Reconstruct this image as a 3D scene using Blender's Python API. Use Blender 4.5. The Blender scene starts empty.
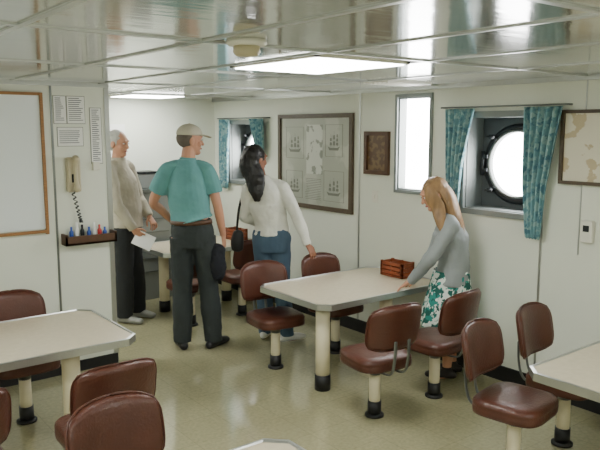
import bpy, bmesh, math, random
from mathutils import Vector, Matrix, Euler
random.seed(4)
V=Vector
SC=bpy.context.scene
COL=SC.collection

# ------------------------------------------------------------------ materials
def srgb(r,g,b):
    def c(x):
        x/=255.0
        return x/12.92 if x<=0.04045 else ((x+0.055)/1.055)**2.4
    return (c(r),c(g),c(b),1)
def mat(name,col,rough=0.6,metal=0.0,noise=0.0,nscale=8.0,bump=0.0,bscale=40.0,emis=0.0,stretch=None,coat=0.0,spec=None):
    m=bpy.data.materials.new(name); m.use_nodes=True
    nt=m.node_tree; b=nt.nodes['Principled BSDF']
    b.inputs['Base Color'].default_value=col
    b.inputs['Roughness'].default_value=rough
    b.inputs['Metallic'].default_value=metal
    if spec is not None: b.inputs['Specular IOR Level'].default_value=spec
    if coat: 
        b.inputs['Coat Weight'].default_value=coat
        b.inputs['Coat Roughness'].default_value=0.15
    tc=nt.nodes.new('ShaderNodeTexCoord'); mp=nt.nodes.new('ShaderNodeMapping')
    nt.links.new(tc.outputs['Object'],mp.inputs['Vector'])
    if stretch: mp.inputs['Scale'].default_value=stretch
    if noise>0:
        n=nt.nodes.new('ShaderNodeTexNoise'); n.inputs['Scale'].default_value=nscale; n.inputs['Detail'].default_value=4
        nt.links.new(mp.outputs[0],n.inputs['Vector'])
        r=nt.nodes.new('ShaderNodeValToRGB')
        r.color_ramp.elements[0].position=0.3; r.color_ramp.elements[1].position=0.7
        r.color_ramp.elements[0].color=tuple(c*(1-noise) for c in col[:3])+(1,)
        r.color_ramp.elements[1].color=tuple(min(1,c*(1+noise)) for c in col[:3])+(1,)
        nt.links.new(n.outputs['Fac'],r.inputs[0]); nt.links.new(r.outputs[0],b.inputs['Base Color'])
    if bump>0:
        n2=nt.nodes.new('ShaderNodeTexNoise'); n2.inputs['Scale'].default_value=bscale; n2.inputs['Detail'].default_value=3
        nt.links.new(mp.outputs[0],n2.inputs['Vector'])
        bp=nt.nodes.new('ShaderNodeBump'); bp.inputs['Strength'].default_value=bump; bp.inputs['Distance'].default_value=0.01
        nt.links.new(n2.outputs['Fac'],bp.inputs['Height']); nt.links.new(bp.outputs[0],b.inputs['Normal'])
    if emis>0:
        b.inputs['Emission Color'].default_value=col; b.inputs['Emission Strength'].default_value=emis
    return m

M={}
M['wall']=mat('wall_paint',srgb(226,229,216),0.36,bump=0.05,bscale=6,noise=0.02,nscale=2)
M['ceil']=mat('ceiling_panel',srgb(186,188,184),0.11,0.5,noise=0.05,nscale=3,bump=0.12,bscale=4,stretch=(1,3,1))
M['alu']=mat('aluminium',srgb(190,192,190),0.3,0.9)
M['strip']=mat('ceiling_strip',srgb(196,198,196),0.3,0.7)
M['black']=mat('black_rubber',srgb(22,22,24),0.5)
M['cream']=mat('cream_post',srgb(226,216,184),0.4,noise=0.03)
M['top']=mat('table_laminate',srgb(212,200,174),0.24,noise=0.04,nscale=30)
M['vinyl']=mat('brown_vinyl',srgb(84,46,34),0.34,noise=0.12,nscale=12,bump=0.25,bscale=90)
M['steel']=mat('steel',srgb(120,124,122),0.35,0.8)
M['frame']=mat('window_frame_steel',srgb(130,136,134),0.45,0.3)
M['recess']=mat('recess_paint',srgb(78,84,86),0.5)
M['dark']=mat('dark_steel',srgb(45,48,50),0.4,0.5)
M['appl']=mat('appliance_grey',srgb(140,144,142),0.35,0.4)
M['sky']=mat('window_glass_bright',(1,1,1,1),0.3,emis=24.0)
M['lamp']=mat('lamp_diffuser',(0.98,1,0.95,1),0.4,emis=20.0)
M['wood']=mat('wood_trim',srgb(150,106,60),0.5,noise=0.2,nscale=20,stretch=(1,1,8))
M['dwood']=mat('chart_frame_wood',srgb(84,70,54),0.45,noise=0.15,nscale=30)
M['redwood']=mat('red_wood',srgb(140,68,34),0.45,noise=0.2,nscale=20)
M['brwood']=mat('brown_wood',srgb(84,56,36),0.45,noise=0.2,nscale=20)
M['white']=mat('whiteboard_face',srgb(226,232,232),0.2)
M['paper']=mat('paper',srgb(240,240,236),0.7)
M['ink']=mat('faded_ink',srgb(122,124,114),0.6)
M['print_ink']=mat('print_ink',srgb(70,74,84),0.6)
M['phone']=mat('phone_plastic',srgb(190,180,150),0.4)
M['plastic']=mat('white_plastic',srgb(228,226,214),0.4)
M['blue']=mat('blue_plastic',srgb(40,80,170),0.4)
M['red']=mat('red_plastic',srgb(180,40,40),0.4)
M['skin']=mat('skin',srgb(200,146,118),0.55,noise=0.05,nscale=10)
M['skin2']=mat('skin_brown',srgb(150,100,76),0.55,noise=0.05,nscale=10)
M['eye']=mat('eye_white',srgb(210,200,192),0.4)
M['iris']=mat('iris',srgb(40,30,24),0.3)
M['lip']=mat('lip',srgb(170,95,88),0.5)

def floor_mat():
    m=bpy.data.materials.new('floor_tile'); m.use_nodes=True; nt=m.node_tree; b=nt.nodes['Principled BSDF']
    tc=nt.nodes.new('ShaderNodeTexCoord')
    br=nt.nodes.new('ShaderNodeTexBrick'); br.offset=0; br.squash=1
    br.inputs['Scale'].default_value=1.0; br.inputs['Brick Width'].default_value=0.3; br.inputs['Row Height'].default_value=0.3
    br.inputs['Mortar Size'].default_value=0.002; br.inputs['Mortar Smooth'].default_value=0.3
    br.inputs['Color1'].default_value=srgb(172,167,134); br.inputs['Color2'].default_value=srgb(168,163,130); br.inputs['Mortar'].default_value=srgb(150,145,114)
    nt.links.new(tc.outputs['Object'],br.inputs['Vector'])
    n=nt.nodes.new('ShaderNodeTexNoise'); n.inputs['Scale'].default_value=45; n.inputs['Detail'].default_value=6
    nt.links.new(tc.outputs['Object'],n.inputs['Vector'])
    r=nt.nodes.new('ShaderNodeValToRGB'); r.color_ramp.elements[0].position=0.35; r.color_ramp.elements[1].position=0.65
    r.color_ramp.elements[0].color=(0.84,0.84,0.82,1); r.color_ramp.elements[1].color=(1,1,1,1)
    nt.links.new(n.outputs['Fac'],r.inputs[0])
    mx=nt.nodes.new('ShaderNodeMix'); mx.data_type='RGBA'; mx.blend_type='MULTIPLY'; mx.inputs[0].default_value=1
    nt.links.new(br.outputs['Color'],mx.inputs[6]); nt.links.new(r.outputs[0],mx.inputs[7])
    nt.links.new(mx.outputs[2],b.inputs['Base Color'])
    n2=nt.nodes.new('ShaderNodeTexNoise'); n2.inputs['Scale'].default_value=2.5
    nt.links.new(tc.outputs['Object'],n2.inputs['Vector'])
    mr=nt.nodes.new('ShaderNodeMapRange'); mr.inputs[3].default_value=0.05; mr.inputs[4].default_value=0.16
    nt.links.new(n2.outputs['Fac'],mr.inputs[0]); nt.links.new(mr.outputs[0],b.inputs['Roughness'])
    bp=nt.nodes.new('ShaderNodeBump'); bp.inputs['Strength'].default_value=0.12; bp.inputs['Distance'].default_value=0.004
    nt.links.new(n2.outputs['Fac'],bp.inputs['Height']); nt.links.new(bp.outputs[0],b.inputs['Normal'])
    b.inputs['Specular IOR Level'].default_value=0.9
    return m
M['floor']=floor_mat()

def blob_mat(name,base,cols,scale,th=0.35,rough=0.8,stretch=None,soft=0.06):
    """fabric / print with scattered coloured blobs"""
    m=bpy.data.materials.new(name); m.use_nodes=True; nt=m.node_tree; b=nt.nodes['Principled BSDF']; b.inputs['Roughness'].default_value=rough
    tc=nt.nodes.new('ShaderNodeTexCoord'); mp=nt.nodes.new('ShaderNodeMapping'); nt.links.new(tc.outputs['Object'],mp.inputs[0])
    if stretch: mp.inputs['Scale'].default_value=stretch
    cur=None
    for i,c in enumerate(cols):
        nz=nt.nodes.new('ShaderNodeTexNoise'); nz.inputs['Scale'].default_value=scale*1.3*(1+0.37*i); nz.inputs['Detail'].default_value=5
        mp2=nt.nodes.new('ShaderNodeMapping'); mp2.inputs['Location'].default_value=(i*3.1,i*1.7,i*2.3)
        nt.links.new(mp.outputs[0],mp2.inputs[0]); nt.links.new(mp2.outputs[0],nz.inputs['Vector'])
        r=nt.nodes.new('ShaderNodeValToRGB'); r.color_ramp.elements[0].position=th; r.color_ramp.elements[1].position=th+soft
        r.color_ramp.elements[0].color=(1,1,1,1); r.color_ramp.elements[1].color=(0,0,0,1)
        nt.links.new(nz.outputs['Fac'],r.inputs[0])
        mx=nt.nodes.new('ShaderNodeMix'); mx.data_type='RGBA'
        nt.links.new(r.outputs[0],mx.inputs[0])
        if cur is None: mx.inputs[6].default_value=base
        else: nt.links.new(cur,mx.inputs[6])
        mx.inputs[7].default_value=c
        cur=mx.outputs[2]
    nt.links.new(cur,b.inputs['Base Color'])
    return m
M['curtain']=blob_mat('curtain_print',srgb(112,156,164),[srgb(84,128,142),srgb(150,182,182)],14,0.44,0.85)
M['skirt']=blob_mat('skirt_print',srgb(228,236,228),[srgb(40,140,130),srgb(24,92,84)],14,0.46,0.8,soft=0.02)
M['chart']=blob_mat('chart_print',srgb(186,188,176),[srgb(170,173,160)],3,0.5,0.35)
M['chart2']=blob_mat('chart_inset_print',srgb(204,206,196),[srgb(146,150,138)],7,0.42,0.35,soft=0.03)
M['map']=blob_mat('map_print',srgb(224,218,198),[srgb(196,180,146)],6,0.42,0.4,soft=0.02)
M['plaque']=blob_mat('plaque_print',srgb(92,68,48),[srgb(120,96,64)],18,0.45,0.4)

# ------------------------------------------------------------------ mesh helpers
def empty(name,loc=(0,0,0),rz=0.0):
    e=bpy.data.objects.new(name,None); e.empty_display_size=0.1
    e.location=loc; e.rotation_euler=(0,0,rz); COL.objects.link(e); return e
def obj(name,bm,mats,parent=None,smooth=True,recalc=True):
    if recalc: bmesh.ops.recalc_face_normals(bm,faces=bm.faces)
    me=bpy.data.meshes.new(name); bm.to_mesh(me); bm.free()
    if not isinstance(mats,(list,tuple)): mats=[mats]
    for m in mats: me.materials.append(m)
    if smooth:
        for p in me.polygons: p.use_smooth=True
    o=bpy.data.objects.new(name,me); COL.objects.link(o)
    if parent: o.parent=parent
    return o
def addbox(bm,lo,hi,mi=0):
    vs=[bm.verts.new((x,y,z)) for z in (lo[2],hi[2]) for x,y in ((lo[0],lo[1]),(hi[0],lo[1]),(hi[0],hi[1]),(lo[0],hi[1]))]
    fs=[(0,3,2,1),(4,5,6,7),(0,1,5,4),(1,2,6,5),(2,3,7,6),(3,0,4,7)]
    for f in fs:
        fc=bm.faces.new([vs[i] for i in f]); fc.material_index=mi
    return vs
def box(name,lo,hi,m,parent=None,bev=0.0,seg=2):
    bm=bmesh.new(); addbox(bm,lo,hi)
    if bev>0: bmesh.ops.bevel(bm,geom=bm.edges[:],offset=bev,segments=seg,affect='EDGES',profile=0.5)
    o=obj(name,bm,m,parent,smooth=False); return o
def addcyl(bm,p0,p1,r0,r1=None,n=20,mi=0,cap=True):
    r1=r0 if r1 is None else r1
    p0=V(p0);p1=V(p1); d=(p1-p0).normalized()
    a=d.orthogonal().normalized(); b=d.cross(a)
    R=[[],[]]
    for k,(p,r) in enumerate(((p0,r0),(p1,r1))):
        for i in range(n):
            t=2*math.pi*i/n; R[k].append(bm.verts.new(p+a*math.cos(t)*r+b*math.sin(t)*r))
    for i in range(n):
        f=bm.faces.new((R[0][i],R[0][(i+1)%n],R[1][(i+1)%n],R[1][i])); f.material_index=mi; f.smooth=True
    if cap:
        f=bm.faces.new(R[0][::-1]); f.material_index=mi; f=bm.faces.new(R[1]); f.material_index=mi
def cyl(name,p0,p1,r0,m,parent=None,r1=None,n=20):
    bm=bmesh.new(); addcyl(bm,p0,p1,r0,r1,n); o=obj(name,bm,m,parent,smooth=False)
    for p in o.data.polygons:
        if len(p.vertices)==4: p.use_smooth=True
    return o
def lathe(name,prof,m,parent=None,c=(0,0,0),n=28):
    bm=bmesh.new(); rings=[]
    for r,z in prof:
        rings.append([bm.verts.new((c[0]+r*math.cos(2*math.pi*i/n),c[1]+r*math.sin(2*math.pi*i/n),c[2]+z)) for i in range(n)])
    for a,b in zip(rings,rings[1:]):
        for i in range(n): bm.faces.new((a[i],a[(i+1)%n],b[(i+1)%n],b[i]))
    bm.faces.new(rings[0][::-1]); bm.faces.new(rings[-1])
    return obj(name,bm,m,parent)
def catmull(P,k):
    out=[]
    n=len(P)
    if n==2: return [P[0]+(P[1]-P[0])*(i/k) for i in range(k)]+[P[1]]
    for i in range(n-1):
        p0=P[max(i-1,0)];p1=P[i];p2=P[i+1];p3=P[min(i+2,n-1)]
        for j in range(k):
            t=j/k
            out.append(0.5*((2*p1)+(p2-p0)*t+(2*p0-5*p1+4*p2-p3)*t*t+(3*p1-p0-3*p2+p3)*t**3))
    out.append(P[-1]); return out
def sweep(bm,pts,radii,side=(1,0,0),n=14,sub=4,rnd=True,mi=0):
    pts=[V(p) for p in pts]; rad=[V((r[0],r[1],0)) if isinstance(r,(tuple,list)) else V((r,r,0)) for r in radii]
    P=catmull(pts,sub); R=catmull(rad,sub)
    side=V(side)
    rings=[]
    L=len(P)
    T=[(P[min(i+1,L-1)]-P[max(i-1,0)]).normalized() for i in range(L)]
    seq=[]
    if rnd:
        t=T[0]; r=min(R[0].x,R[0].y)
        for a in (80,55,28): 
            c=math.cos(math.radians(a)); s=math.sin(math.radians(a)); seq.append((P[0]-t*r*s,R[0]*c,t))
    for i in range(L): seq.append((P[i],R[i],T[i]))
    if rnd:
        t=T[-1]; r=min(R[-1].x,R[-1].y)
        for a in (28,55,80):
            c=math.cos(math.radians(a)); s=math.sin(math.radians(a)); seq.append((P[-1]+t*r*s,R[-1]*c,t))
    for p,r,t in seq:
        a=side-t*side.dot(t)
        if a.length<0.05: a=t.orthogonal()
        a.normalize(); b=t.cross(a).normalized()
        rings.append([bm.verts.new(p+a*math.cos(2*math.pi*i/n)*max(r.x,.0005)+b*math.sin(2*math.pi*i/n)*max(r.y,.0005)) for i in range(n)])
    for A,B in zip(rings,rings[1:]):
        for i in range(n):
            f=bm.faces.new((A[i],A[(i+1)%n],B[(i+1)%n],B[i])); f.material_index=mi
    f=bm.faces.new(rings[0][::-1]); f.material_index=mi
    f=bm.faces.new(rings[-1]); f.material_index=mi
def ell(bm,c,r,Mx=None,mi=0,nu=18,nv=12):
    """ellipsoid at c (in frame Mx)"""
    Mx=Mx or Matrix.Identity(4)
    res=bmesh.ops.create_uvsphere(bm,u_segments=nu,v_segments=nv,radius=1.0,matrix=Mx@Matrix.Translation(V(c))@Matrix.Diagonal((r[0],r[1],r[2],1)))
    for v in res['verts']:
        for f in v.link_faces: f.material_index=mi
_tex={}
def clouds(s):
    if s not in _tex:
        t=bpy.data.textures.new('folds_%g'%s,'CLOUDS'); t.noise_scale=s; t.noise_depth=2; _tex[s]=t
    return _tex[s]
def remesh(name,bm,m,parent,voxel=0.006,smooth=3,disp=0.0,dscale=0.12):
    o=obj(name,bm,m,None)
    md=o.modifiers.new('r','REMESH'); md.mode='VOXEL'; md.voxel_size=voxel; md.use_smooth_shade=True
    if smooth:
        ms=o.modifiers.new('s','SMOOTH'); ms.factor=0.5; ms.iterations=smooth
    if disp:
        d=o.modifiers.new('d','DISPLACE'); d.texture=clouds(dscale); d.strength=disp; d.mid_level=0.5
    dg=bpy.context.evaluated_depsgraph_get(); dg.update()
    me=bpy.data.meshes.new_from_object(o.evaluated_get(dg))
    o.modifiers.clear(); old=o.data; o.data=me; me.name=name
    me.materials.clear(); me.materials.append(m)
    for p in me.polygons: p.use_smooth=True; p.material_index=0
    bpy.data.meshes.remove(old)
    o.parent=parent
    return o

# ------------------------------------------------------------------ room shell
XR=4.04; YF=6.81; YP=4.9; XP=2.0; CH=2.13; XL=-1.2; YB=-1.2
box('floor',(XL-0.1,YB-0.1,-0.1),(XR+0.3,YF+0.1,0),M['floor'])
box('ceiling',(XL-0.1,YB-0.1,CH),(XR+0.3,YF+0.1,CH+0.1),M['ceil'])
holes=[(3.57,3.91,1.31,2.05),(2.62,3.22,1.22,1.89),(5.9,6.45,1.24,1.86)]
bm=bmesh.new()
ys=sorted({YB-0.1,YF+0.1}|{h[0] for h in holes}|{h[1] for h in holes}); zs=sorted({0,CH}|{h[2] for h in holes}|{h[3] for h in holes})
for a,b in zip(ys,ys[1:]):
    run=None
    for c,d in zip(zs,zs[1:]):
        inh=any(h[0]<=a+1e-4 and b<=h[1]+1e-4 and h[2]<=c+1e-4 and d<=h[3]+1e-4 for h in holes)
        if inh:
            if run: addbox(bm,(XR,a,run[0]),(XR+0.25,b,run[1])); run=None
        else: run=(run[0],d) if run else (c,d)
    if run: addbox(bm,(XR,a,run[0]),(XR+0.25,b,run[1]))
obj('wall_right',bm,M['wall'],smooth=False)
box('wall_far',(XL,YF,0),(XR,YF+0.1,CH),M['wall'])
box('wall_left',(XL,YP,0),(XP,YP+0.1,CH),M['wall'])
box('wall_side',(XL-0.1,YB,0),(XL,YF,CH),M['wall'])
box('wall_back',(XL,YB-0.1,0),(XR,YB,CH),M['wall'])
box('baseboard_right',(XR-0.012,YB,0),(XR,YF,0.11),M['black'])
box('baseboard_far',(XP,YF-0.012,0),(XR-0.012,YF,0.11),M['black'])
box('baseboard_left',(XL,YP-0.012,0),(XP,YP,0.08),M['black'])
bm=bmesh.new(); addbox(bm,(XP-0.03,YP-0.006,0),(XP+0.006,YP+0.106,CH)); obj('trim_1',bm,M['alu'],smooth=False)
box('trim_2',(1.575,YP-0.005,0.08),(1.59,YP,CH),M['steel'])
box('trim_3',(XR-0.006,2.565,0.11),(XR,2.58,1.9),M['alu'])
box('trim_4',(XR-0.006,4.36,0.11),(XR,4.375,CH),M['alu'])
box('trim_5',(XR-0.006,2.3,1.0),(XR,2.306,CH),M['alu'])
bm=bmesh.new()
for x in (-0.66,0.0,0.66,1.32,1.93,2.57,3.3): addbox(bm,(x-0.012,YB,CH-0.006),(x+0.012,YF,CH+0.001))
for y in (-0.1,1.05,2.3,3.5,4.75,6.0): addbox(bm,(XL,y-0.012,CH-0.007),(XR,y+0.012,CH+0.001))
addbox(bm,(XR-0.03,YB,CH-0.03),(XR,YF,CH)); addbox(bm,(XL,YP-0.03,CH-0.03),(XP,YP,CH))
obj('ceiling_panel_strips',bm,M['strip'],smooth=False)

def lamp(x0,y0,x1,y1):
    e=empty('ceiling_light',((x0+x1)/2,(y0+y1)/2,CH))
    w=(x1-x0)/2;d=(y1-y0)/2
    bm=bmesh.new()
    for lo,hi in (((-w,-d,-0.012),(-w+0.02,d,0)),((w-0.02,-d,-0.012),(w,d,0)),((-w,-d,-0.012),(w,-d+0.02,0)),((-w,d-0.02,-0.012),(w,d,0))): addbox(bm,lo,hi)
    obj('housing',bm,M['plastic'],e,smooth=False)
    box('diffuser',(-w+0.02,-d+0.02,-0.018),(w-0.02,d-0.02,-0.002),M['lamp'],e)
lamp(1.95,2.4,2.55,3.12)
lamp(2.7,6.05,3.28,6.6)
lamp(2.02,-0.6,2.6,0.5)  # added fill lamp behind the camera, out of view
lamp(-0.5,2.2,0.1,3.2)  # added fill lamp, kept just left of the view
lamp(0.02,-0.6,0.6,0.5)  # second added fill lamp behind the camera, unseen
lamp(0.9,5.4,1.5,6.4)  # unseen lamp behind the partition, added to light the far region
e=empty('smoke_detector',(1.45,2.2,CH))
lathe('base',[(0.075,0),(0.078,-0.012),(0.07,-0.02),(0.05,-0.022)],M['plastic'],e)
lathe('sensor',[(0.05,-0.02),(0.052,-0.045),(0.04,-0.058),(0.01,-0.062)],M['phone'],e)
e=empty('ceiling_vent',(3.55,3.45,CH))
bm=bmesh.new(); 
for i in range(5): addbox(bm,(-0.2,-0.1+i*0.045,-0.02),(0.2,-0.08+i*0.045,-0.006))
addbox(bm,(-0.22,-0.12,-0.014),(0.22,0.12,0))
obj('grille',bm,M['plastic'],e,smooth=False)

# ------------------------------------------------------------------ windows
def porthole(idx,h,cy,cz,r):
    y0,y1,z0,z1=h
    e=empty('window_%d'%idx,(XR,0,0))
    bm=bmesh.new(); t=0.035
    for lo,hi in (((-0.03,y0-t,z0-t),(0,y0+0.005,z1+t)),((-0.03,y1-0.005,z0-t),(0,y1+t,z1+t)),((-0.03,y0,z0-t),(0,y1,z0+0.005)),((-0.03,y0,z1-0.005),(0,y1,z1+t))): addbox(bm,lo,hi)
    obj('frame',bm,M['frame'],e,smooth=False)
    bm=bmesh.new(); D=0.22
    for lo,hi in (((0,y0,z0),(D,y0+0.01,z1)),((0,y1-0.01,z0),(D,y1,z1)),((0,y0,z0),(D,y1,z0+0.01)),((0,y0,z1-0.01),(D,y1,z1))): addbox(bm,lo,hi)
    obj('recess_liner',bm,M['frame'],e,smooth=False)
    bm=bmesh.new(); n=48; A=[];B=[]
    for i in range(n):
        t=2*math.pi*i/n; c,s=math.cos(t),math.sin(t)
        hy=(y1 if c>0 else y0)-cy; hz=(z1 if s>0 else z0)-cz
        k=1/max(c/hy if abs(c)>1e-6 else 0,s/hz if abs(s)>1e-6 else 0)
        A.append(bm.verts.new((D-0.04,cy+c*k,cz+s*k))); B.append(bm.verts.new((D-0.04,cy+c*r,cz+s*r)))
    for i in range(n): bm.faces.new((A[i],A[(i+1)%n],B[(i+1)%n],B[i]))
    obj('plate',bm,M['recess'],e,smooth=False)
    def ring(nm,R,w,x0,x1,m):
        bm=bmesh.new(); prof=[(x1,R-w),(x0,R-w*0.8),(x0-0.006,R),(x0,R+w*0.8),(x1,R+w)]
        rr=[[bm.verts.new((px,cy+pr*math.cos(2*math.pi*i/n),cz+pr*math.sin(2*math.pi*i/n))) for i in range(n)] for px,pr in prof]
        for a,b in zip(rr,rr[1:]):
            for i in range(n): bm.faces.new((a[i],a[(i+1)%n],b[(i+1)%n],b[i]))
        obj(nm,bm,m,e)
    ring('port_ring_outer',r+0.02,0.03,D-0.07,D-0.04,M['dark'])
    ring('port_ring_inner',r-0.002,0.012,D-0.08,D-0.04,M['steel'])
    bm=bmesh.new()
    for k in range(4):
        t=math.radians(45+90*k); py,pz=cy+math.cos(t)*(r+0.035),cz+math.sin(t)*(r+0.035)
        addcyl(bm,(D-0.13,py,pz),(D-0.04,py,pz),0.016,n=12)
        addcyl(bm,(D-0.125,py-0.03,pz),(D-0.125,py+0.03,pz),0.009,n=8)
        addcyl(bm,(D-0.08,py,pz),(D-0.08,cy+math.cos(t)*(r),cz+math.sin(t)*(r)),0.014,n=8)
    addcyl(bm,(D-0.09,cy+r+0.04,cz-0.09),(D-0.09,cy+r+0.04,cz+0.09),0.014,n=12)
    for s_ in (-0.05,0.05): addbox(bm,(D-0.1,cy+r-0.005,cz+s_-0.012),(D-0.06,cy+r+0.045,cz+s_+0.012))
    obj('dogs_and_hinge',bm,M['dark'],e,smooth=False)
    bm=bmesh.new(); addcyl(bm,(D-0.035,cy,cz),(D-0.03,cy,cz),r,n=48); obj('glass',bm,M['sky'],e,smooth=False)
porthole(1,holes[1],2.89,1.55,0.24)
porthole(2,holes[2],6.17,1.55,0.22)
e=empty('window_3',(XR,0,0)); y0,y1,z0,z1=holes[0]
bm=bmesh.new()
for lo,hi in (((-0.02,y0-0.025,z0-0.025),(0,y0,z1+0.025)),((-0.02,y1,z0-0.025),(0,y1+0.025,z1+0.025)),((-0.02,y0,z0-0.025),(0,y1,z0)),((-0.02,y0,z1),(0,y1,z1+0.025))): addbox(bm,lo,hi)
for lo,hi in (((0,y0,z0),(0.12,y0+0.012,z1)),((0,y1-0.012,z0),(0.12,y1,z1)),((0,y0,z0),(0.12,y1,z0+0.012)),((0,y0,z1-0.012),(0.12,y1,z1))): addbox(bm,lo,hi)
obj('frame',bm,M['frame'],e,smooth=False)
box('glass',(0.08,y0+0.012,z0+0.012),(0.09,y1-0.012,z1-0.012),M['sky'],e)

def curtain(yc_top,yc_bot,w_top,w_mid,w_bot,z0,z1,folds=5,ph=0.0):
    e=empty('curtain',(XR-0.06,0,0))
    bm=bmesh.new(); NU,NV=64,26; G=[]
    for j in range(NV+1):
        t=j/NV; z=z1+(z0-z1)*t
        if t<0.55: w=w_top+(w_mid-w_top)*(t/0.55)**0.9
        else: w=w_mid+(w_bot-w_mid)*((t-0.55)/0.45)
        yc=yc_top+(yc_bot-yc_top)*min(1,t/0.6)
        row=[]
        for i in range(NU+1):
            s=i/NU; a=0.016+0.008*math.sin(3*t+ph)
            row.append(bm.verts.new((-a*math.sin(2*math.pi*folds*s+ph+0.5*t),yc+(s-0.5)*w,z+0.012*math.sin(2*math.pi*folds*s+1)*(1 if j==NV else 0))))
        G.append(row)
    for a,b in zip(G,G[1:]):
        for i in range(NU): bm.faces.new((a[i],a[i+1],b[i+1],b[i]))
    o=obj('cloth',bm,M['curtain'],e,recalc=False)
    s=o.modifiers.new('s','SOLIDIFY'); s.thickness=0.003
    return e
curtain(3.24,3.28,0.27,0.15,0.09,1.22,1.944,5,0.3)
curtain(2.555,2.60,0.28,0.18,0.11,1.08,1.944,5,1.2)
curtain(6.50,6.52,0.22,0.18,0.16,1.15,1.904,4,0.3)
curtain(5.87,5.82,0.24,0.16,0.14,1.5,1.904,4,0.9)
for y0_,y1_,z_ in ((2.39,3.42,1.955),(5.7,6.65,1.915)):
    e=empty('curtain_rod',(XR-0.06,0,z_))
    bm=bmesh.new(); addcyl(bm,(0,y0_,0),(0,y1_,0),0.006,n=10)
    for y in (y0_+0.01,y1_-0.01): addcyl(bm,(0,y,0),(0.06,y,0),0.006,n=8)
    obj('rod',bm,M['steel'],e,smooth=False)

# ------------------------------------------------------------------ wall-hung items
def framed(name,y0,y1,z0,z1,fw,mf,mp):
    e=empty(name,(XR,0,0))
    bm=bmesh.new()
    for lo,hi in (((-0.03,y0,z0),(0,y0+fw,z1)),((-0.03,y1-fw,z0),(0,y1,z1)),((-0.03,y0+fw,z0),(0,y1-fw,z0+fw)),((-0.03,y0+fw,z1-fw),(0,y1-fw,z1))): addbox(bm,lo,hi)
    obj('frame',bm,mf,e,smooth=False)
    box('print',(-0.012,y0+fw,z0+fw),(0,y1-fw,z1-fw),mp,e)
    return e
e=framed('framed_nautical_chart',4.44,5.54,1.05,1.94,0.04,M['dwood'],M['chart'])
def ship_print(bm,yc,zc,w,h):
    """flat engraved sailing-ship silhouette on the chart (y,z plane)"""
    def poly(P): bm.faces.new([bm.verts.new((-0.0135,yc-p[0]*w,zc+p[1]*h)) for p in P])
    poly([(-.5,-.3),(-.38,-.5),(.36,-.5),(.5,-.28),(.3,-.36),(-.3,-.37)])
    for mx_,hh in ((-.25,.36),(0.02,.5),(.27,.34)):
        poly([(mx_-.012,-.34),(mx_+.012,-.34),(mx_+.008,hh),(mx_-.008,hh)])
        for k in range(3):
            z0=-.24+k*.25*hh/.4; z1=z0+.17*hh/.4; a=.10-.025*k
            if z1<hh: poly([(mx_-a,z0),(mx_+a,z0),(mx_+a*.8,z1),(mx_-a*.8,z1)])
for i,(a,b,c,d) in enumerate([(5.14,5.42,1.52,1.82),(4.58,4.82,1.55,1.84),(5.16,5.42,1.14,1.40),(4.56,4.84,1.14,1.42)]):
    bm=bmesh.new(); t=0.003
    for lo,hi in (((-0.0135,a,c),(-0.012,a+t,d)),((-0.0135,b-t,c),(-0.012,b,d)),((-0.0135,a,c),(-0.012,b,c+t)),((-0.0135,a,d-t),(-0.012,b,d))): addbox(bm,lo,hi)
    obj('inset_border_%d'%(i+1),bm,M['ink'],e,smooth=False)
    bm=bmesh.new(); ship_print(bm,(a+b)/2,(c+d)/2,(b-a)*.7,(d-c)*.6); obj('ship_engraving_%d'%(i+1),bm,M['ink'],e,smooth=False)
box('land_area',(-0.0135,4.86,1.38),(-0.012,5.1,1.84),M['chart2'],e)
bm=bmesh.new(); k=1.14
while k<1.34: addbox(bm,(-0.0135,4.88,k),(-0.012,5.12-0.03*random.random(),k+0.004)); k+=0.016
obj('chart_text',bm,M['ink'],e,smooth=False)
framed('framed_plaque',4.0,4.29,1.42,1.78,0.035,M['brwood'],M['plaque'])
framed('framed_map',1.85,2.455,1.45,1.92,0.022,M['dwood'],M['map'])
e=empty('light_switch',(XR,4.17,1.23)); box('plate',(-0.008,-0.035,-0.05),(0,0.035,0.05),M['plastic'],e,0.003); box('toggle',(-0.02,-0.008,-0.015),(-0.008,0.008,0.012),M['plastic'],e)
e=empty('thermostat',(XR,2.24,1.16)); box('case',(-0.035,-0.04,-0.07),(0,0.04,0.07),M['plastic'],e,0.006); box('dial_window',(-0.037,-0.02,0.0),(-0.034,0.02,0.04),M['dark'],e)

e=empty('whiteboard',(0,YP,0))
box('board',(0.3,-0.012,1.1),(1.50,0,2.03),M['white'],e)
bm=bmesh.new()
for lo,hi in (((1.5,-0.03,1.06),(1.52,0,2.05)),((0.28,-0.03,1.06),(0.3,0,2.05)),((0.3,-0.03,2.03),(1.5,0,2.05)),((0.3,-0.03,1.07),(1.5,0,1.09))): addbox(bm,lo,hi)
obj('frame',bm,M['wood'],e,smooth=False)
e=empty('notice_sheets',(0,YP,0))
for i,(a,b,c,d) in enumerate([(1.60,1.685,1.84,2.03),(1.695,1.82,1.84,2.03),(1.62,1.80,1.68,1.81),(1.86,1.94,1.55,1.95)]):
    box('backing_%d'%(i+1),(a-0.004,-0.003,c-0.004),(b+0.004,0,d+0.004),M['ink'],e)
    box('sheet_%d'%(i+1),(a,-0.005,c),(b,0,d),M['paper'],e)
    bm=bmesh.new()
    k=c+0.02
    while k<d-0.015: addbox(bm,(a+0.01,-0.0062,k),(b-0.01-random.random()*0.03,-0.005,k+0.005)); k+=0.014
    obj('text_lines_%d'%(i+1),bm,M['print_ink'],e,smooth=False)
e=empty('wall_telephone',(1.71,YP,1.48))
box('cradle',(-0.05,-0.05,-0.13),(0.05,0,0.12),M['phone'],e,0.012)
bm=bmesh.new()
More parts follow.
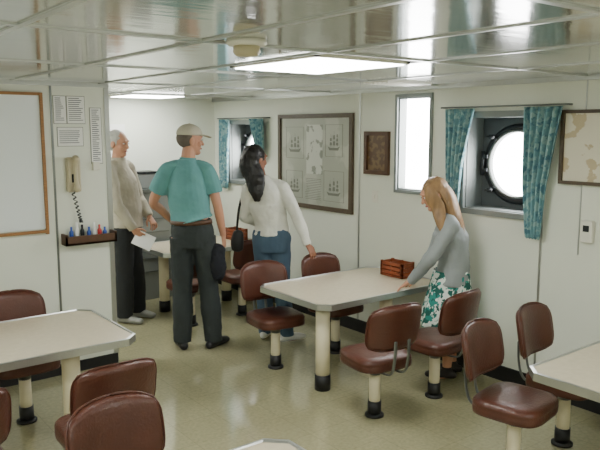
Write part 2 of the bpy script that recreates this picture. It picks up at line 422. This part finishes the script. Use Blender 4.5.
sweep(bm,[(0.0,-0.095,-0.10),(0,-0.08,-0.05),(0,-0.078,0.0),(0,-0.08,0.06),(0,-0.095,0.11)],[(0.022,0.02),(0.016,0.012),(0.015,0.011),(0.016,0.012),(0.022,0.02)])
ell(bm,(0,-0.085,-0.105),(0.027,0.025,0.024)); ell(bm,(0,-0.085,0.112),(0.027,0.025,0.024))
obj('handset',bm,M['phone'],e)
box('keypad',(-0.02,-0.053,-0.06),(0.02,-0.049,0.0),M['dark'],e)
bm=bmesh.new(); pts=[]
for i in range(140):
    t=i/139; a=t*2*math.pi*20; pts.append(V((0.0+0.05*math.sin(t*3.1)-0.02+0.012*math.cos(a),-0.06+0.012*math.sin(a),-0.13-0.22*math.sin(t*math.pi))))
sweep(bm,pts,[0.003]*140,n=5,sub=1)
obj('cord',bm,M['dark'],e)
box('thermo_box',(0.15,-0.03,0.02),(0.2,0,0.08),M['plastic'],e,0.004)
e=empty('wall_pen_rack',(1.80,YP,1.0))
bm=bmesh.new(); addbox(bm,(-0.19,-0.1,-0.03),(0.19,0,-0.015)); addbox(bm,(-0.19,-0.1,-0.03),(0.19,-0.085,0.035)); addbox(bm,(-0.19,-0.1,-0.03),(-0.175,0,0.05)); addbox(bm,(0.175,-0.1,-0.03),(0.19,0,0.05))
obj('shelf',bm,M['brwood'],e,smooth=False)
for i,(x,mm,h) in enumerate([(-0.13,'blue',0.1),(-0.09,'paper',0.13),(-0.05,'dark',0.11),(0.0,'blue',0.09),(0.04,'paper',0.12),(0.08,'red',0.1),(0.12,'blue',0.08)]):
    lathe('bottle_%d'%(i+1),[(0.014,-0.015),(0.015,h*0.6),(0.008,h*0.75),(0.008,h)],M[mm],e,(x,-0.045,0),12)

# ------------------------------------------------------------------ tables
def table(x0,x1,y0,y1,legs,zt=0.63):
    cx,cy=(x0+x1)/2,(y0+y1)/2
    e=empty('mess_table',(cx,cy,0)); w=(x1-x0)/2; d=(y1-y0)/2
    def slab(nm,g,za,zb,m,c=0.07):
        bm=bmesh.new(); W,D=w-g,d-g
        P=[(-W+c,-D),(W-c,-D),(W,-D+c),(W,D-c),(W-c,D),(-W+c,D),(-W,D-c),(-W,-D+c)]
        a=[bm.verts.new((x,y,za)) for x,y in P]; b=[bm.verts.new((x,y,zb)) for x,y in P]
        for i in range(8): bm.faces.new((a[i],a[(i+1)%8],b[(i+1)%8],b[i]))
        bm.faces.new(a[::-1]); bm.faces.new(b)
        return obj(nm,bm,m,e,smooth=False)
    slab('top',0.012,zt-0.03,zt,M['top'])
    bm=bmesh.new(); c=0.07
    def oct_(g,z):
        W,D=w-g,d-g
        return [bm.verts.new((x,y,z)) for x,y in [(-W+c,-D),(W-c,-D),(W,-D+c),(W,D-c),(W-c,D),(-W+c,D),(-W,D-c),(-W,-D+c)]]
    R=[oct_(0.014,zt-0.036),oct_(0,zt-0.036),oct_(0,zt+0.005),oct_(0.012,zt+0.007),oct_(0.016,zt+0.0005)]
    for a,b in zip(R,R[1:]):
        for i in range(8): bm.faces.new((a[i],a[(i+1)%8],b[(i+1)%8],b[i]))
    obj('edge_band',bm,M['alu'],e,smooth=False)
    for i,(lx,ly) in enumerate(legs):
        lx-=cx;ly-=cy
        cyl('leg_%d'%(i+1),(lx,ly,0.0),(lx,ly,zt-0.03),0.05,M['cream'],e)
        cyl('leg_sock_%d'%(i+1),(lx,ly,0.0),(lx,ly,0.11),0.055,M['black'],e)
        lathe('leg_flange_%d'%(i+1),[(0.06,-0.05),(0.09,-0.045),(0.09,-0.03)],M['steel'],e,(lx,ly,zt),20)
    return e
table(2.80,4.02,3.36,4.17,[(2.91,3.50),(3.62,3.60)])
table(0.3,1.57,3.50,4.31,[(1.22,3.66),(0.5,3.9)])
table(2.82,4.02,1.07,1.87,[(3.5,1.3)])
table(0.2,1.46,1.2,2.02,[(1.2,1.5),(0.5,1.6)])
table(2.85,4.02,5.72,6.46,[(2.98,6.05),(3.7,6.05)])

# ------------------------------------------------------------------ chairs
def chair(x,y,rz=0.0,swivel=0.0):
    """local: occupant faces +Y, back cushion at -Y"""
    e=empty('mess_chair',(x,y,0),math.radians(rz+swivel))
    bm=bmesh.new(); n=40; W,D=0.195,0.185
    def so(s,z,e_=4.0,k=1.0):
        r=[]
        for i in range(n):
            t=2*math.pi*i/n; c,q=math.cos(t),math.sin(t)
            r.append(bm.verts.new((math.copysign(abs(c)**(2/e_),c)*W*s,math.copysign(abs(q)**(2/e_),q)*D*s+0.0,z)))
        return r
    R=[so(0.90,0.345),so(0.99,0.352),so(1.0,0.37),so(1.0,0.385),so(0.985,0.392),so(1.0,0.398),so(0.99,0.412),so(0.93,0.424),so(0.75,0.430),so(0.4,0.428),so(0.08,0.425)]
    for a,b in zip(R,R[1:]):
        for i in range(n): bm.faces.new((a[i],a[(i+1)%n],b[(i+1)%n],b[i]))
    bm.faces.new(R[0][::-1]); bm.faces.new(R[-1])
    obj('seat',bm,M['vinyl'],e)
    bm=bmesh.new(); nu,nv=22,14; bw,bh=0.2,0.145; zc=0.635
    for sd in (1,-1):
        G=[]
        for j in range(nv+1):
            row=[]
            for i in range(nu+1):
                u=-1+2*i/nu; v=-1+2*j/nv
                px=u*math.sqrt(max(0,1-0.22*v**4*1.0)); pz=v*math.sqrt(max(0,1-0.30*u**4))
                edge=max(abs(u),abs(v))**7
                th=0.026*(1-edge)**0.5 if edge<1 else 0.0
                xx=px*bw; zz=zc+pz*bh-0.012*(u*u)*(1 if v>0 else 0)
                curve=0.055*(px**2)
                lean=-(zz-zc)*0.18
                row.append(bm.verts.new((xx,-0.235+curve+lean+sd*th,zz)))
            G.append(row)
        for a,b in zip(G,G[1:]):
            for i in range(nu): bm.faces.new((a[i],a[i+1],b[i+1],b[i]))
    bmesh.ops.remove_doubles(bm,verts=bm.verts,dist=0.0005)
    obj('backrest',bm,M['vinyl'],e)
    pts=[]
    for k in range(48):
        t=2*math.pi*k/48; u=math.cos(t);v=math.sin(t); m_=max(abs(u),abs(v)); u/=m_;v/=m_
        px=u*math.sqrt(1-0.22*v**4); pz=v*math.sqrt(1-0.30*u**4); zz=zc+pz*bh-0.012*u*u*(1 if v>0 else 0)
        pts.append((px*bw,-0.235+0.055*px*px-(zz-zc)*0.18,zz))
    bm=bmesh.new(); sweep(bm,pts+[pts[0]],[0.005]*49,n=6,sub=1); obj('welt',bm,M['vinyl'],e)
    bm=bmesh.new()
    for sx in (-0.05,0.05):
        sweep(bm,[(sx,0.05,0.335),(sx,-0.17,0.335),(sx,-0.235,0.36),(sx,-0.262,0.45),(sx,-0.268,0.56)],[(0.012,0.005)]*5,n=8,sub=4)
    obj('bracket',bm,M['steel'],e)
    lathe('swivel_plate',[(0.035,0.27),(0.04,0.30),(0.085,0.325),(0.095,0.347)],M['steel'],e)
    cyl('post',(0,0,0),(0,0,0.31),0.036,M['cream'],e)
    cyl('post_sock',(0,0,0),(0,0,0.10),0.043,M['black'],e)
    lathe('post_foot',[(0.06,0),(0.06,0.012),(0.045,0.02)],M['black'],e)
    return e
chair(2.89,2.96,0,-8)
chair(3.43,2.94,0,4)
chair(2.91,4.06,180,-8)
chair(3.50,4.05,180,0)
chair(2.95,1.98,180,10)
chair(3.47,2.01,180,8)
chair(1.12,4.22,180,0)
chair(0.6,4.22,180,0)
chair(1.14,3.02,0,0)
chair(0.50,3.06,0,0)
chair(0.97,2.18,180,6)
chair(0.3,2.2,180,0)
chair(2.95,5.45,0,0)
chair(3.52,5.47,0,0)

def rack(x,y,z,rz=0):
    e=empty('wooden_condiment_rack',(x,y,z),rz)
    bm=bmesh.new()
    addbox(bm,(-0.12,-0.07,0.0),(0.12,0.07,0.012))
    for s in (-1,1):
        for k in range(3): addbox(bm,(-0.12,s*0.065-0.005,0.02+k*0.035),(0.12,s*0.065+0.005,0.045+k*0.035))
        for k in range(3): addbox(bm,(s*0.115-0.005,-0.07,0.02+k*0.035),(s*0.115+0.005,0.07,0.045+k*0.035))
        for t in (-1,1): addbox(bm,(s*0.11-0.01,t*0.06-0.01,0),(s*0.11+0.01,t*0.06+0.01,0.12))
    addbox(bm,(-0.005,-0.065,0.01),(0.005,0.065,0.12))
    obj('slats',bm,M['redwood'],e,smooth=False)
rack(3.90,3.76,0.633,math.radians(90)); rack(3.86,6.1,0.633,math.radians(90))
e=empty('serving_counter',(3.0,YF,0))
box('cabinet',(-0.75,-0.25,0.0),(0.35,-0.013,1.14),M['appl'],e,0.01); box('counter_top',(-0.78,-0.28,1.14),(0.38,-0.013,1.18),M['steel'],e,0.005)
bm=bmesh.new()
for k in range(5): addbox(bm,(-0.7,-0.26,0.3+k*0.14),(0.3,-0.25,0.31+k*0.14))
obj('louvres',bm,M['steel'],e,smooth=False)
box('urn_body',(-0.02,-0.22,1.18),(0.2,-0.05,1.34),M['appl'],e,0.015); box('urn_lid',(-0.03,-0.23,1.34),(0.21,-0.04,1.36),M['dark'],e,0.005)
e=empty('wall_notice_board',(2.75,YF,1.6)); box('panel',(-0.2,-0.015,-0.15),(0.2,0,0.25),M['paper'],e); box('tray',(-0.21,-0.04,-0.18),(0.21,0,-0.15),M['steel'],e)

# ------------------------------------------------------------------ people
def cloth(name,col,bump=0.55,bs=12,noise=0.08):
    return mat(name,col,0.85,noise=noise,nscale=6,bump=bump,bscale=bs)
def hand(bm,w,d,n,size=1.0,curl=25,sgn=1):
    w=V(w);d=V(d).normalized(); n=V(n); n=(n-d*n.dot(d)).normalized(); s=d.cross(n).normalized()
    k=size
    sweep(bm,[w-d*0.02*k,w+d*0.03*k,w+d*0.082*k],[(0.024*k,0.018*k),(0.036*k,0.015*k),(0.040*k,0.012*k)],side=s,n=12)
    for off,L in ((-0.033,0.066),(-0.011,0.078),(0.012,0.073),(0.034,0.056)):
        off*=sgn; p=w+d*0.078*k+s*off*k; dirv=(d+s*off*5.5).normalized(); pts=[p]; a=math.radians(curl)*0.6
        for fr in (0.45,0.32,0.25):
            dd=(dirv*math.cos(a)+n*math.sin(a)); p=p+dd*L*fr*k; pts.append(p); a+=math.radians(curl)
        sweep(bm,pts,[0.0092*k,0.0085*k,0.0078*k,0.0066*k],side=s,n=8,sub=3)
    p=w+d*0.022*k-s*0.026*k*sgn
    q=p+(d*0.6-s*0.75*sgn+n*0.3).normalized()*0.036*k
    r=q+(d*0.9-s*0.3*sgn+n*0.4).normalized()*0.028*k
    sweep(bm,[p,q,r,r+(d*0.95-s*0.1*sgn+n*0.4).normalized()*0.02*k],[0.014*k,0.011*k,0.0095*k,0.008*k],side=n,n=8,sub=3)

def frame(c,f,roll=0):
    f=V(f).normalized(); u=V((0,0,1)); s=f.cross(u).normalized(); u=s.cross(f).normalized()
    Mx=Matrix(((s.x,f.x,u.x,c[0]),(s.y,f.y,u.y,c[1]),(s.z,f.z,u.z,c[2]),(0,0,0,1)))
    return Mx@Matrix.Rotation(math.radians(roll),4,'Y')

class Person:
    def __init__(s,name,x,y,J,face,headf,k=1.0,hk=1.0,skin=None,roll=0):
        s.e=empty(name,(x,y,0),math.radians(-37.76)); s.J={a:V(b) for a,b in J.items()}; s.k=k; s.hk=hk
        s.f=V((face[0],face[1],0)).normalized(); s.s=V((s.f.y,-s.f.x,0)); s.H=frame(s.J['head'],headf,roll)@Matrix.Scale(hk,4); s.skin=skin or M['skin']
    def torso(s,bm,inf=0.0,lo='pelvis',hem=None,top=True,w=1.0):
        J=s.J;k=s.k
        cr=J['pelvis']+V((0,0,-0.08*k))
        up=(J['sh_l']+J['sh_r'])/2
        pts=[cr,J['pelvis'],J['waist'],J['chest'],up+V((0,0,-0.03))]
        rad=[(0.14,0.105),(0.168,0.118),(0.136*w,0.102),(0.154,0.118),(0.120,0.085)]
        if hem is not None:
            pts=[V((J['pelvis'].x,J['pelvis'].y,hem))]+pts[2:]; rad=[(0.160,0.125)]+rad[2:]
        rad=[(a*k+inf,b*k+inf) for a,b in rad]
        if top: pts.append(J['neck']); rad.append((0.066*k+inf*0.3,0.062*k+inf*0.3))
        sweep(bm,pts,rad,side=s.s,n=24,sub=5,rnd=False)
        r=0.047*k+inf*0.7
        sweep(bm,[J['sh_l'],(J['sh_l']*0.55+J['neck']*0.45)+V((0,0,-0.002)),(J['sh_r']*0.55+J['neck']*0.45)+V((0,0,-0.002)),J['sh_r']],[r,r*0.85,r*0.85,r],side=s.f,n=14)
    def arm(s,bm,q,inf=0.0,until=2.0,extra=0.0):
        J=s.J;k=s.k; a,b,c=J['sh_'+q],J['el_'+q],J['wr_'+q]
        P=[a,a.lerp(b,0.5),b,b.lerp(c,0.35),c]; R=[0.049,0.045,0.038,0.037,0.026]
        if until<1: P=[a,a.lerp(b,until*0.5),a.lerp(b,until)]; R=[0.050,0.052+extra*.5,0.052+extra]
        R=[r*k+inf for r in R]
        sweep(bm,P,R,side=s.s,n=14,rnd=(until>=2))
    def legs(s,bm,inf=0.0,loose=0.0,bottom=None):
        J=s.J;k=s.k
        for q in 'lr':
            h,kn,an=J['hip_'+q],J['kn_'+q],J['an_'+q]
            end=an if bottom is None else an+V((0,0,bottom))
            P=[h,h.lerp(kn,0.5),kn,kn.lerp(an,0.35),end]; R=[0.092,0.08,0.056+loose*.6,0.054+loose,0.037+loose*1.2]
            sweep(bm,P,[(r*k+inf) for r in R],side=s.s,n=16,rnd=False)
    def body(s,hl,hr):
        bm=bmesh.new(); s.torso(bm); 
        for q in 'lr': s.arm(bm,q)
        s.legs(bm)
        J=s.J;k=s.k
        for q in 'lr':
            an=J['an_'+q]; ff=J.get('ff_'+q,s.f)
            sweep(bm,[an,an+V((0,0,-0.05*k))+ff*0.02,an+V((0,0,-0.06*k))+ff*0.13*k],[0.037*k,0.036*k,(0.035*k,0.018*k)],side=s.s)
        sweep(bm,[J['neck']-V((0,0,0.03)),J['neck'].lerp(J['head'],0.5),J['head']],[0.062*k,0.054*k,0.05*k],side=s.s)
        H=s.H
        ell(bm,(0,-0.012,0.032),(0.074,0.093,0.088),H); ell(bm,(0,0.018,-0.03),(0.062,0.074,0.082),H)
        ell(bm,(0,0.06,-0.09),(0.03,0.03,0.022),H); ell(bm,(0,0.05,0.03),(0.055,0.042,0.045),H)
        P=[H@V(p) for p in ((0,0.088,0.02),(0,0.098,-0.005),(0,0.106,-0.022))]
        sweep(bm,P,[0.008*s.hk,0.010*s.hk,0.013*s.hk],side=s.s,n=8)
        for sg in (-1,1):
            ell(bm,(sg*0.075,-0.008,-0.005),(0.012,0.022,0.033),H); ell(bm,(sg*0.04,0.06,-0.025),(0.024,0.024,0.022),H)
            P=[H@V(p) for p in ((sg*0.015,0.09,0.034),(sg*0.03,0.091,0.038),(sg*0.046,0.082,0.034))]
            sweep(bm,P,[0.006*s.hk]*3,side=s.s,n=6)
        hand(bm,J['wr_l'],hl[0],hl[1],k*hl[3],hl[2],1 if len(hl)<5 else hl[4]); hand(bm,J['wr_r'],hr[0],hr[1],k*hr[3],hr[2],-1 if len(hr)<5 else hr[4])
        remesh('body',bm,s.skin,s.e,voxel=0.0048,smooth=2)
        bm=bmesh.new()
        for sg in (-1,1): ell(bm,(sg*0.031,0.082,0.012),(0.0125,0.0115,0.0065),H,0); ell(bm,(sg*0.031,0.0925,0.012),(0.006,0.003,0.0055),H,1)
        ell(bm,(0,0.088,-0.058),(0.022,0.010,0.007),H,2)
        obj('eyes_and_mouth',bm,[M['eye'],M['iris'],M['lip']],s.e)
    def shoes(s,m,L=0.27,bare=0):
        bm=bmesh.new(); k=s.k
        for q in 'lr':
            an=s.J['an_'+q]; ff=V(s.J.get('ff_'+q,s.f)).normalized(); sd=V((ff.y,-ff.x,0)); g=V((an.x,an.y,an.z-0.085*k))
            sweep(bm,[g-ff*0.055*k+V((0,0,0.035)),g+V((0,0,0.04)),g+ff*0.08*k+V((0,0,0.036)),g+ff*0.165*k+V((0,0,0.028))],
                  [(0.036*k,0.036*k),(0.042*k,0.042*k),(0.05*k,0.036*k),(0.04*k,0.026*k)],side=sd,n=14)
            if not bare: sweep(bm,[an+V((0,0,-0.05*k)),an+V((0,0,0.03*k))],[0.046*k,0.045*k],n=14,rnd=False)
        for v in bm.verts: v.co.z=max(v.co.z,0.002)
        remesh('shoes',bm,m,s.e,voxel=0.006,smooth=2)

def strands(P,m,n,gen,name='hair_strands'):
    bm=bmesh.new()
    for i in range(n):
        pts,rad=gen(i/n); sweep(bm,pts,rad,n=6,sub=4)
    return obj(name,bm,m,P.e)

# ---- man in teal shirt and cap
J=dict(head=(-0.045,0.03,1.705),neck=(-0.065,0,1.555),chest=(-0.07,0,1.33),waist=(-0.05,0,1.12),pelvis=(-0.04,0,0.96),
 sh_l=(-0.235,-0.03,1.47),sh_r=(0.095,0.0,1.47),el_l=(-0.355,0.03,1.21),wr_l=(-0.25,0.22,1.04),el_r=(0.17,-0.01,1.19),wr_r=(0.205,0.05,0.94),
 hip_l=(-0.125,0,0.93),hip_r=(0.045,0,0.93),kn_l=(-0.13,0.0,0.50),kn_r=(0.085,0.02,0.50),an_l=(-0.135,-0.03,0.085),an_r=(0.12,0.0,0.085))
P=Person('man_in_teal_shirt',2.69,4.84,J,(0.25,1),(0.9,0.45,-0.05),1.0)
P.J['ff_l']=V((-0.35,0.9,0)).normalized(); P.J['ff_r']=V((0.5,0.85,0)).normalized()
P.body(((0.6,0.5,-0.2),(0,0,-1),30,1.0),((0.1,0.05,-1),(-1,0.2,0),30,1.0))
bm=bmesh.new(); P.torso(bm,0.018,hem=1.065,w=1.12); 
for q in 'lr': P.arm(bm,q,0.014,until=0.66,extra=0.008)
remesh('polo_shirt',bm,cloth('teal_cotton',srgb(100,156,156)),P.e,0.006,3,0.016,0.10)
bm=bmesh.new(); sweep(bm,[P.J['neck']+V((0,0,-0.035)),P.J['neck']+V((0.004,0.0,0.02))],[(0.078,0.075),(0.065,0.063)],side=P.s,n=20,rnd=False); remesh('collar',bm,bpy.data.materials['teal_cotton'],P.e,0.005,2)
bm=bmesh.new(); P.legs(bm,0.012,0.020,bottom=-0.03); sweep(bm,[P.J['pelvis']+V((0,0,-0.11)),P.J['pelvis'],(-0.045,0,1.075)],[(0.15,0.12),(0.178,0.132),(0.160,0.125)],side=P.s,n=24,rnd=False)
remesh('trousers',bm,cloth('grey_green_twill',srgb(46,52,52)),P.e,0.007,3,0.018,0.09)
bm=bmesh.new(); sweep(bm,[(-0.045,0,1.04),(-0.046,0,1.072)],[(0.176,0.136),(0.174,0.134)],side=P.s,n=32,sub=1,rnd=False); obj('belt',bm,M['brwood'],P.e)
P.shoes(M['black'])
gh=cloth('grey_hair',srgb(110,100,90))
bm=bmesh.new(); ell(bm,(0,-0.03,0.02),(0.079,0.085,0.082),P.H); remesh('hair',bm,gh,P.e,0.006,2,0.006,0.03)
capm=cloth('cap_cotton',srgb(196,190,170))
bm=bmesh.new(); ell(bm,(0,-0.01,0.055),(0.085,0.106,0.082),P.H)
bmesh.ops.bisect_plane(bm,geom=bm.verts[:]+bm.edges[:]+bm.faces[:],plane_co=P.H@V((0,0,0.045)),plane_no=(P.H.to_3x3()@V((0,0.0,-1))),clear_outer=True)
bmesh.ops.holes_fill(bm,edges=[e_ for e_ in bm.edges if e_.is_boundary])
sweep(bm,[P.H@V((0,0.06,0.05)),P.H@V((0,0.12,0.048)),P.H@V((0,0.165,0.036))],[(0.08,0.007),(0.078,0.006),(0.045,0.005)],side=P.H.to_3x3()@V((1,0,0)),n=20)
ell(bm,(0,-0.01,0.138),(0.008,0.008,0.005),P.H)
obj('cap',bm,capm,P.e)
bm=bmesh.new(); sweep(bm,[(0.17,-0.03,0.62),(0.165,-0.03,0.7),(0.16,-0.02,0.84)],[(0.05,0.045),(0.075,0.055),(0.06,0.045)],n=18); remesh('carried_jacket',bm,cloth('navy_nylon',srgb(26,28,36)),P.e,0.007,3,0.03,0.07)

# ---- elderly man in beige jacket
J=dict(head=(-0.10,0.0,1.665),neck=(-0.115,0.02,1.51),chest=(-0.09,0,1.29),waist=(-0.05,0,1.07),pelvis=(-0.05,0,0.92),
 sh_l=(-0.06,0.17,1.43),sh_r=(-0.15,-0.17,1.43),el_l=(0.02,0.2,1.15),wr_l=(0.14,0.10,0.98),el_r=(-0.08,-0.22,1.13),wr_r=(0.06,-0.19,0.90),
 hip_l=(-0.04,0.085,0.90),hip_r=(-0.06,-0.085,0.90),kn_l=(-0.01,0.11,0.48),kn_r=(-0.06,-0.09,0.48),an_l=(0.0,0.11,0.085),an_r=(-0.07,-0.10,0.085))
P=Person('elderly_man_in_beige_jacket',2.61,5.93,J,(1,-0.3),(0.95,-0.35,-0.12),0.98)
P.body(((0.5,-0.3,-0.7),(0,0,-1),30,1.0),((0.6,0.05,-0.7),(0.3,0.6,-0.2),40,1.0))
bm=bmesh.new(); P.torso(bm,0.024,hem=0.90,w=1.12)
for q in 'lr': P.arm(bm,q,0.018,until=1.5)
remesh('jacket',bm,cloth('beige_cotton',srgb(182,174,156)),P.e,0.008,3,0.024,0.10)
bm=bmesh.new(); sweep(bm,[P.J['neck']+V((0,0,-0.04)),P.J['neck']+V((0.0,0.0,0.03))],[(0.085,0.084),(0.072,0.07)],side=P.s,n=20,rnd=False); remesh('collar',bm,bpy.data.materials['beige_cotton'],P.e,0.005,2)
bm=bmesh.new(); P.legs(bm,0.012,0.022,bottom=-0.03); sweep(bm,[P.J['pelvis']+V((0,0,-0.11)),P.J['pelvis'],(-0.05,0,1.02)],[(0.15,0.12),(0.175,0.132),(0.16,0.12)],side=P.s,n=24,rnd=False)
remesh('trousers',bm,cloth('black_twill',srgb(34,36,38)),P.e,0.008,3,0.016,0.1)
P.shoes(mat('grey_leather',srgb(150,150,145),0.5))
wh=cloth('white_hair',srgb(186,184,178))
bm=bmesh.new(); ell(bm,(0,-0.028,0.036),(0.084,0.096,0.092),P.H); ell(bm,(0,-0.045,0.0),(0.078,0.07,0.075),P.H); remesh('hair',bm,wh,P.e,0.005,2,0.008,0.03)
o=box('paper_sheet',(-0.09,-0.002,-0.07),(0.09,0.002,0.07),M['paper'],P.e); o.location=(0.15,-0.20,0.80); o.rotation_euler=(math.radians(-25),math.radians(25),0)

# ---- woman in white sweater
J=dict(head=(-0.165,-0.0,1.55),neck=(-0.13,0,1.40),chest=(-0.08,0,1.19),waist=(-0.045,0,1.02),pelvis=(-0.04,0,0.88),
 sh_l=(-0.230,-0.02,1.30),sh_r=(0.06,-0.04,1.31),el_l=(-0.28,0.06,1.07),wr_l=(-0.15,0.22,0.98),el_r=(0.175,-0.08,1.08),wr_r=(0.265,-0.15,0.855),
 hip_l=(-0.11,0,0.85),hip_r=(0.03,0,0.85),kn_l=(-0.10,0.02,0.46),kn_r=(0.05,-0.01,0.46),an_l=(-0.10,0.05,0.085),an_r=(0.09,-0.06,0.085))
P=Person('woman_in_white_sweater',3.31,4.60,J,(0.3,1),(0.75,0.65,-0.1),0.9,0.97,M['skin2'])
P.J['ff_l']=V((0.3,0.9,0)).normalized(); P.J['ff_r']=V((0.9,0.4,0)).normalized()
P.body(((0.6,0.4,-0.1),(0,0,-1),30,1.0),((0.45,-0.15,-0.75),(0.2,0.1,-1),22,1.0,-1))
bm=bmesh.new(); P.torso(bm,0.02,hem=0.92)
for q in 'lr': P.arm(bm,q,0.014,until=1.5)
remesh('sweater',bm,cloth('white_knit',srgb(216,216,206)),P.e,0.007,3,0.018,0.085)
bm=bmesh.new(); P.legs(bm,0.010,0.014,bottom=-0.03); sweep(bm,[P.J['pelvis']+V((0,0,-0.10)),P.J['pelvis'],(-0.045,0,0.97)],[(0.15,0.125),(0.17,0.135),(0.15,0.115)],side=P.s,n=24,rnd=False)
remesh('jeans',bm,cloth('blue_denim',srgb(70,92,112)),P.e,0.008,3,0.014,0.1)
P.shoes(mat('white_leather',srgb(215,215,210),0.5))
bh=mat('black_hair',srgb(20,17,18),0.4,bump=0.5,bscale=60,stretch=(1,1,0.15))
bm=bmesh.new(); ell(bm,(0,-0.025,0.03),(0.088,0.098,0.098),P.H)
sweep(bm,[P.H@V((0,-0.04,0.05)),P.H@V((0,-0.065,-0.05)),V((-0.17,-0.085,1.40)),V((-0.155,-0.13,1.30)),V((-0.15,-0.135,1.22))],[(0.085,0.07),(0.09,0.06),(0.085,0.045),(0.065,0.03),(0.03,0.012)],side=P.s,n=18)
remesh('hair',bm,bh,P.e,0.006,2,0.012,0.04)
bm=bmesh.new()
sweep(bm,[(-0.27,0.0,1.30),(-0.31,-0.02,1.14),(-0.33,0.0,0.98),(-0.33,0.0,0.93)],[(0.01,0.004)]*4,n=6)
sweep(bm,[(-0.33,0.0,0.80),(-0.33,0.0,0.86),(-0.32,0.0,0.93)],[(0.05,0.03),(0.055,0.035),(0.045,0.028)],n=14); obj('handbag',bm,M['black'],P.e)

# ---- girl
J=dict(head=(-0.125,-0.01,1.345),neck=(-0.05,0.0,1.225),chest=(0.0,0,1.04),waist=(0.03,0,0.87),pelvis=(0.02,0,0.74),
 sh_l=(-0.02,-0.145,1.135),sh_r=(-0.0,0.135,1.145),el_l=(-0.15,-0.16,0.93),wr_l=(-0.275,0.0,0.715),el_r=(-0.08,0.19,0.90),wr_r=(-0.2,0.2,0.70),
 hip_l=(0.02,-0.065,0.71),hip_r=(0.02,0.065,0.71),kn_l=(0.0,-0.07,0.38),kn_r=(0.03,0.07,0.39),an_l=(-0.01,-0.06,0.075),an_r=(0.06,0.07,0.075))
P=Person('girl_in_grey_cardigan',3.78,3.13,J,(-1,0.25),(-0.9,-0.1,-0.42),0.82,0.95)
P.body(((-0.75,0.35,-0.55),(0.2,0,-1),12,1.05,1),((-0.8,0.1,-0.45),(0.2,0,-1),12,1.05))
bm=bmesh.new(); P.torso(bm,0.028,hem=0.70)
for q in 'lr': P.arm(bm,q,0.015,until=1.5)
remesh('cardigan',bm,cloth('grey_knit',srgb(146,152,152)),P.e,0.007,3,0.016,0.08)
bm=bmesh.new(); n=60; rr=[]
for j in range(13):
    t=j/12; z=0.80-0.40*t; row=[]
    for i in range(n):
        a=2*math.pi*i/n; f_=1+0.07*t*math.sin(a*9+1)
        row.append(bm.verts.new((0.015-0.01*t+math.cos(a)*(0.125+0.085*t)*f_,math.sin(a)*(0.135+0.055*t)*f_,z)))
    rr.append(row)
for a,b in zip(rr,rr[1:]):
    for i in range(n): bm.faces.new((a[i],a[(i+1)%n],b[(i+1)%n],b[i]))
o=obj('skirt',bm,M['skirt'],P.e); sm=o.modifiers.new('s','SOLIDIFY'); sm.thickness=0.004
P.shoes(mat('dark_shoe',srgb(40,34,34),0.5))
hm=mat('light_brown_hair',srgb(142,110,74),0.5,noise=0.3,nscale=30,bump=0.3,bscale=50,stretch=(1,1,0.12))
bm=bmesh.new(); ell(bm,(0,-0.022,0.030),(0.088,0.102,0.096),P.H)
sweep(bm,[P.H@V((0,-0.05,0.03)),P.H@V((0,-0.08,-0.06)),V((0.015,-0.02,1.19)),V((0.06,-0.02,1.07)),V((0.075,-0.02,0.99))],[(0.08,0.06),(0.095,0.06),(0.10,0.055),(0.075,0.04),(0.035,0.014)],side=P.s,n=18)
sweep(bm,[P.H@V((-0.05,0.03,0.07)),P.H@V((-0.080,0.045,0.0)),P.H@V((-0.085,0.035,-0.08)),V((-0.10,-0.125,1.17)),V((-0.085,-0.15,1.08))],[(0.03,0.035),(0.02,0.05),(0.02,0.05),(0.02,0.04),(0.01,0.012)],side=P.s,n=14)
remesh('hair',bm,hm,P.e,0.006,4,0.006,0.05)
def gen(t):
    a=math.pi*(0.0+t)
    x=math.cos(a); y=-math.sin(a)
    p0=P.H@V((x*0.04,y*0.05-0.02,0.112)); p1=P.H@V((x*0.088,y*0.098-0.02,0.0)); p2=P.H@V((x*0.092,y*0.09-0.025,-0.10))
    p3=V((p2.x+0.045+random.uniform(-.01,.02),p2.y+random.uniform(-.02,.01),1.17+random.uniform(-.02,.02))); p4=p3+V((0.03,random.uniform(-.02,.02),-0.09-random.random()*0.06))
    return [p0,p1,p2,p3,p4],[0.006,0.009,0.009,0.008,0.003]
strands(P,hm,56,gen)

# ------------------------------------------------------------------ light & camera
w=bpy.data.worlds.new('World'); SC.world=w; w.use_nodes=True
w.node_tree.nodes['Background'].inputs[0].default_value=(0.8,0.9,1,1); w.node_tree.nodes['Background'].inputs[1].default_value=0.6
cam=bpy.data.cameras.new('camera'); cam.sensor_width=36; cam.lens=680/600*36; cam.clip_start=0.05
co=bpy.data.objects.new('camera',cam); COL.objects.link(co); co.location=(0,0,1.80)
co.rotation_euler=(math.pi/2-math.atan(96/680),0,math.radians(-37.76)); SC.camera=co
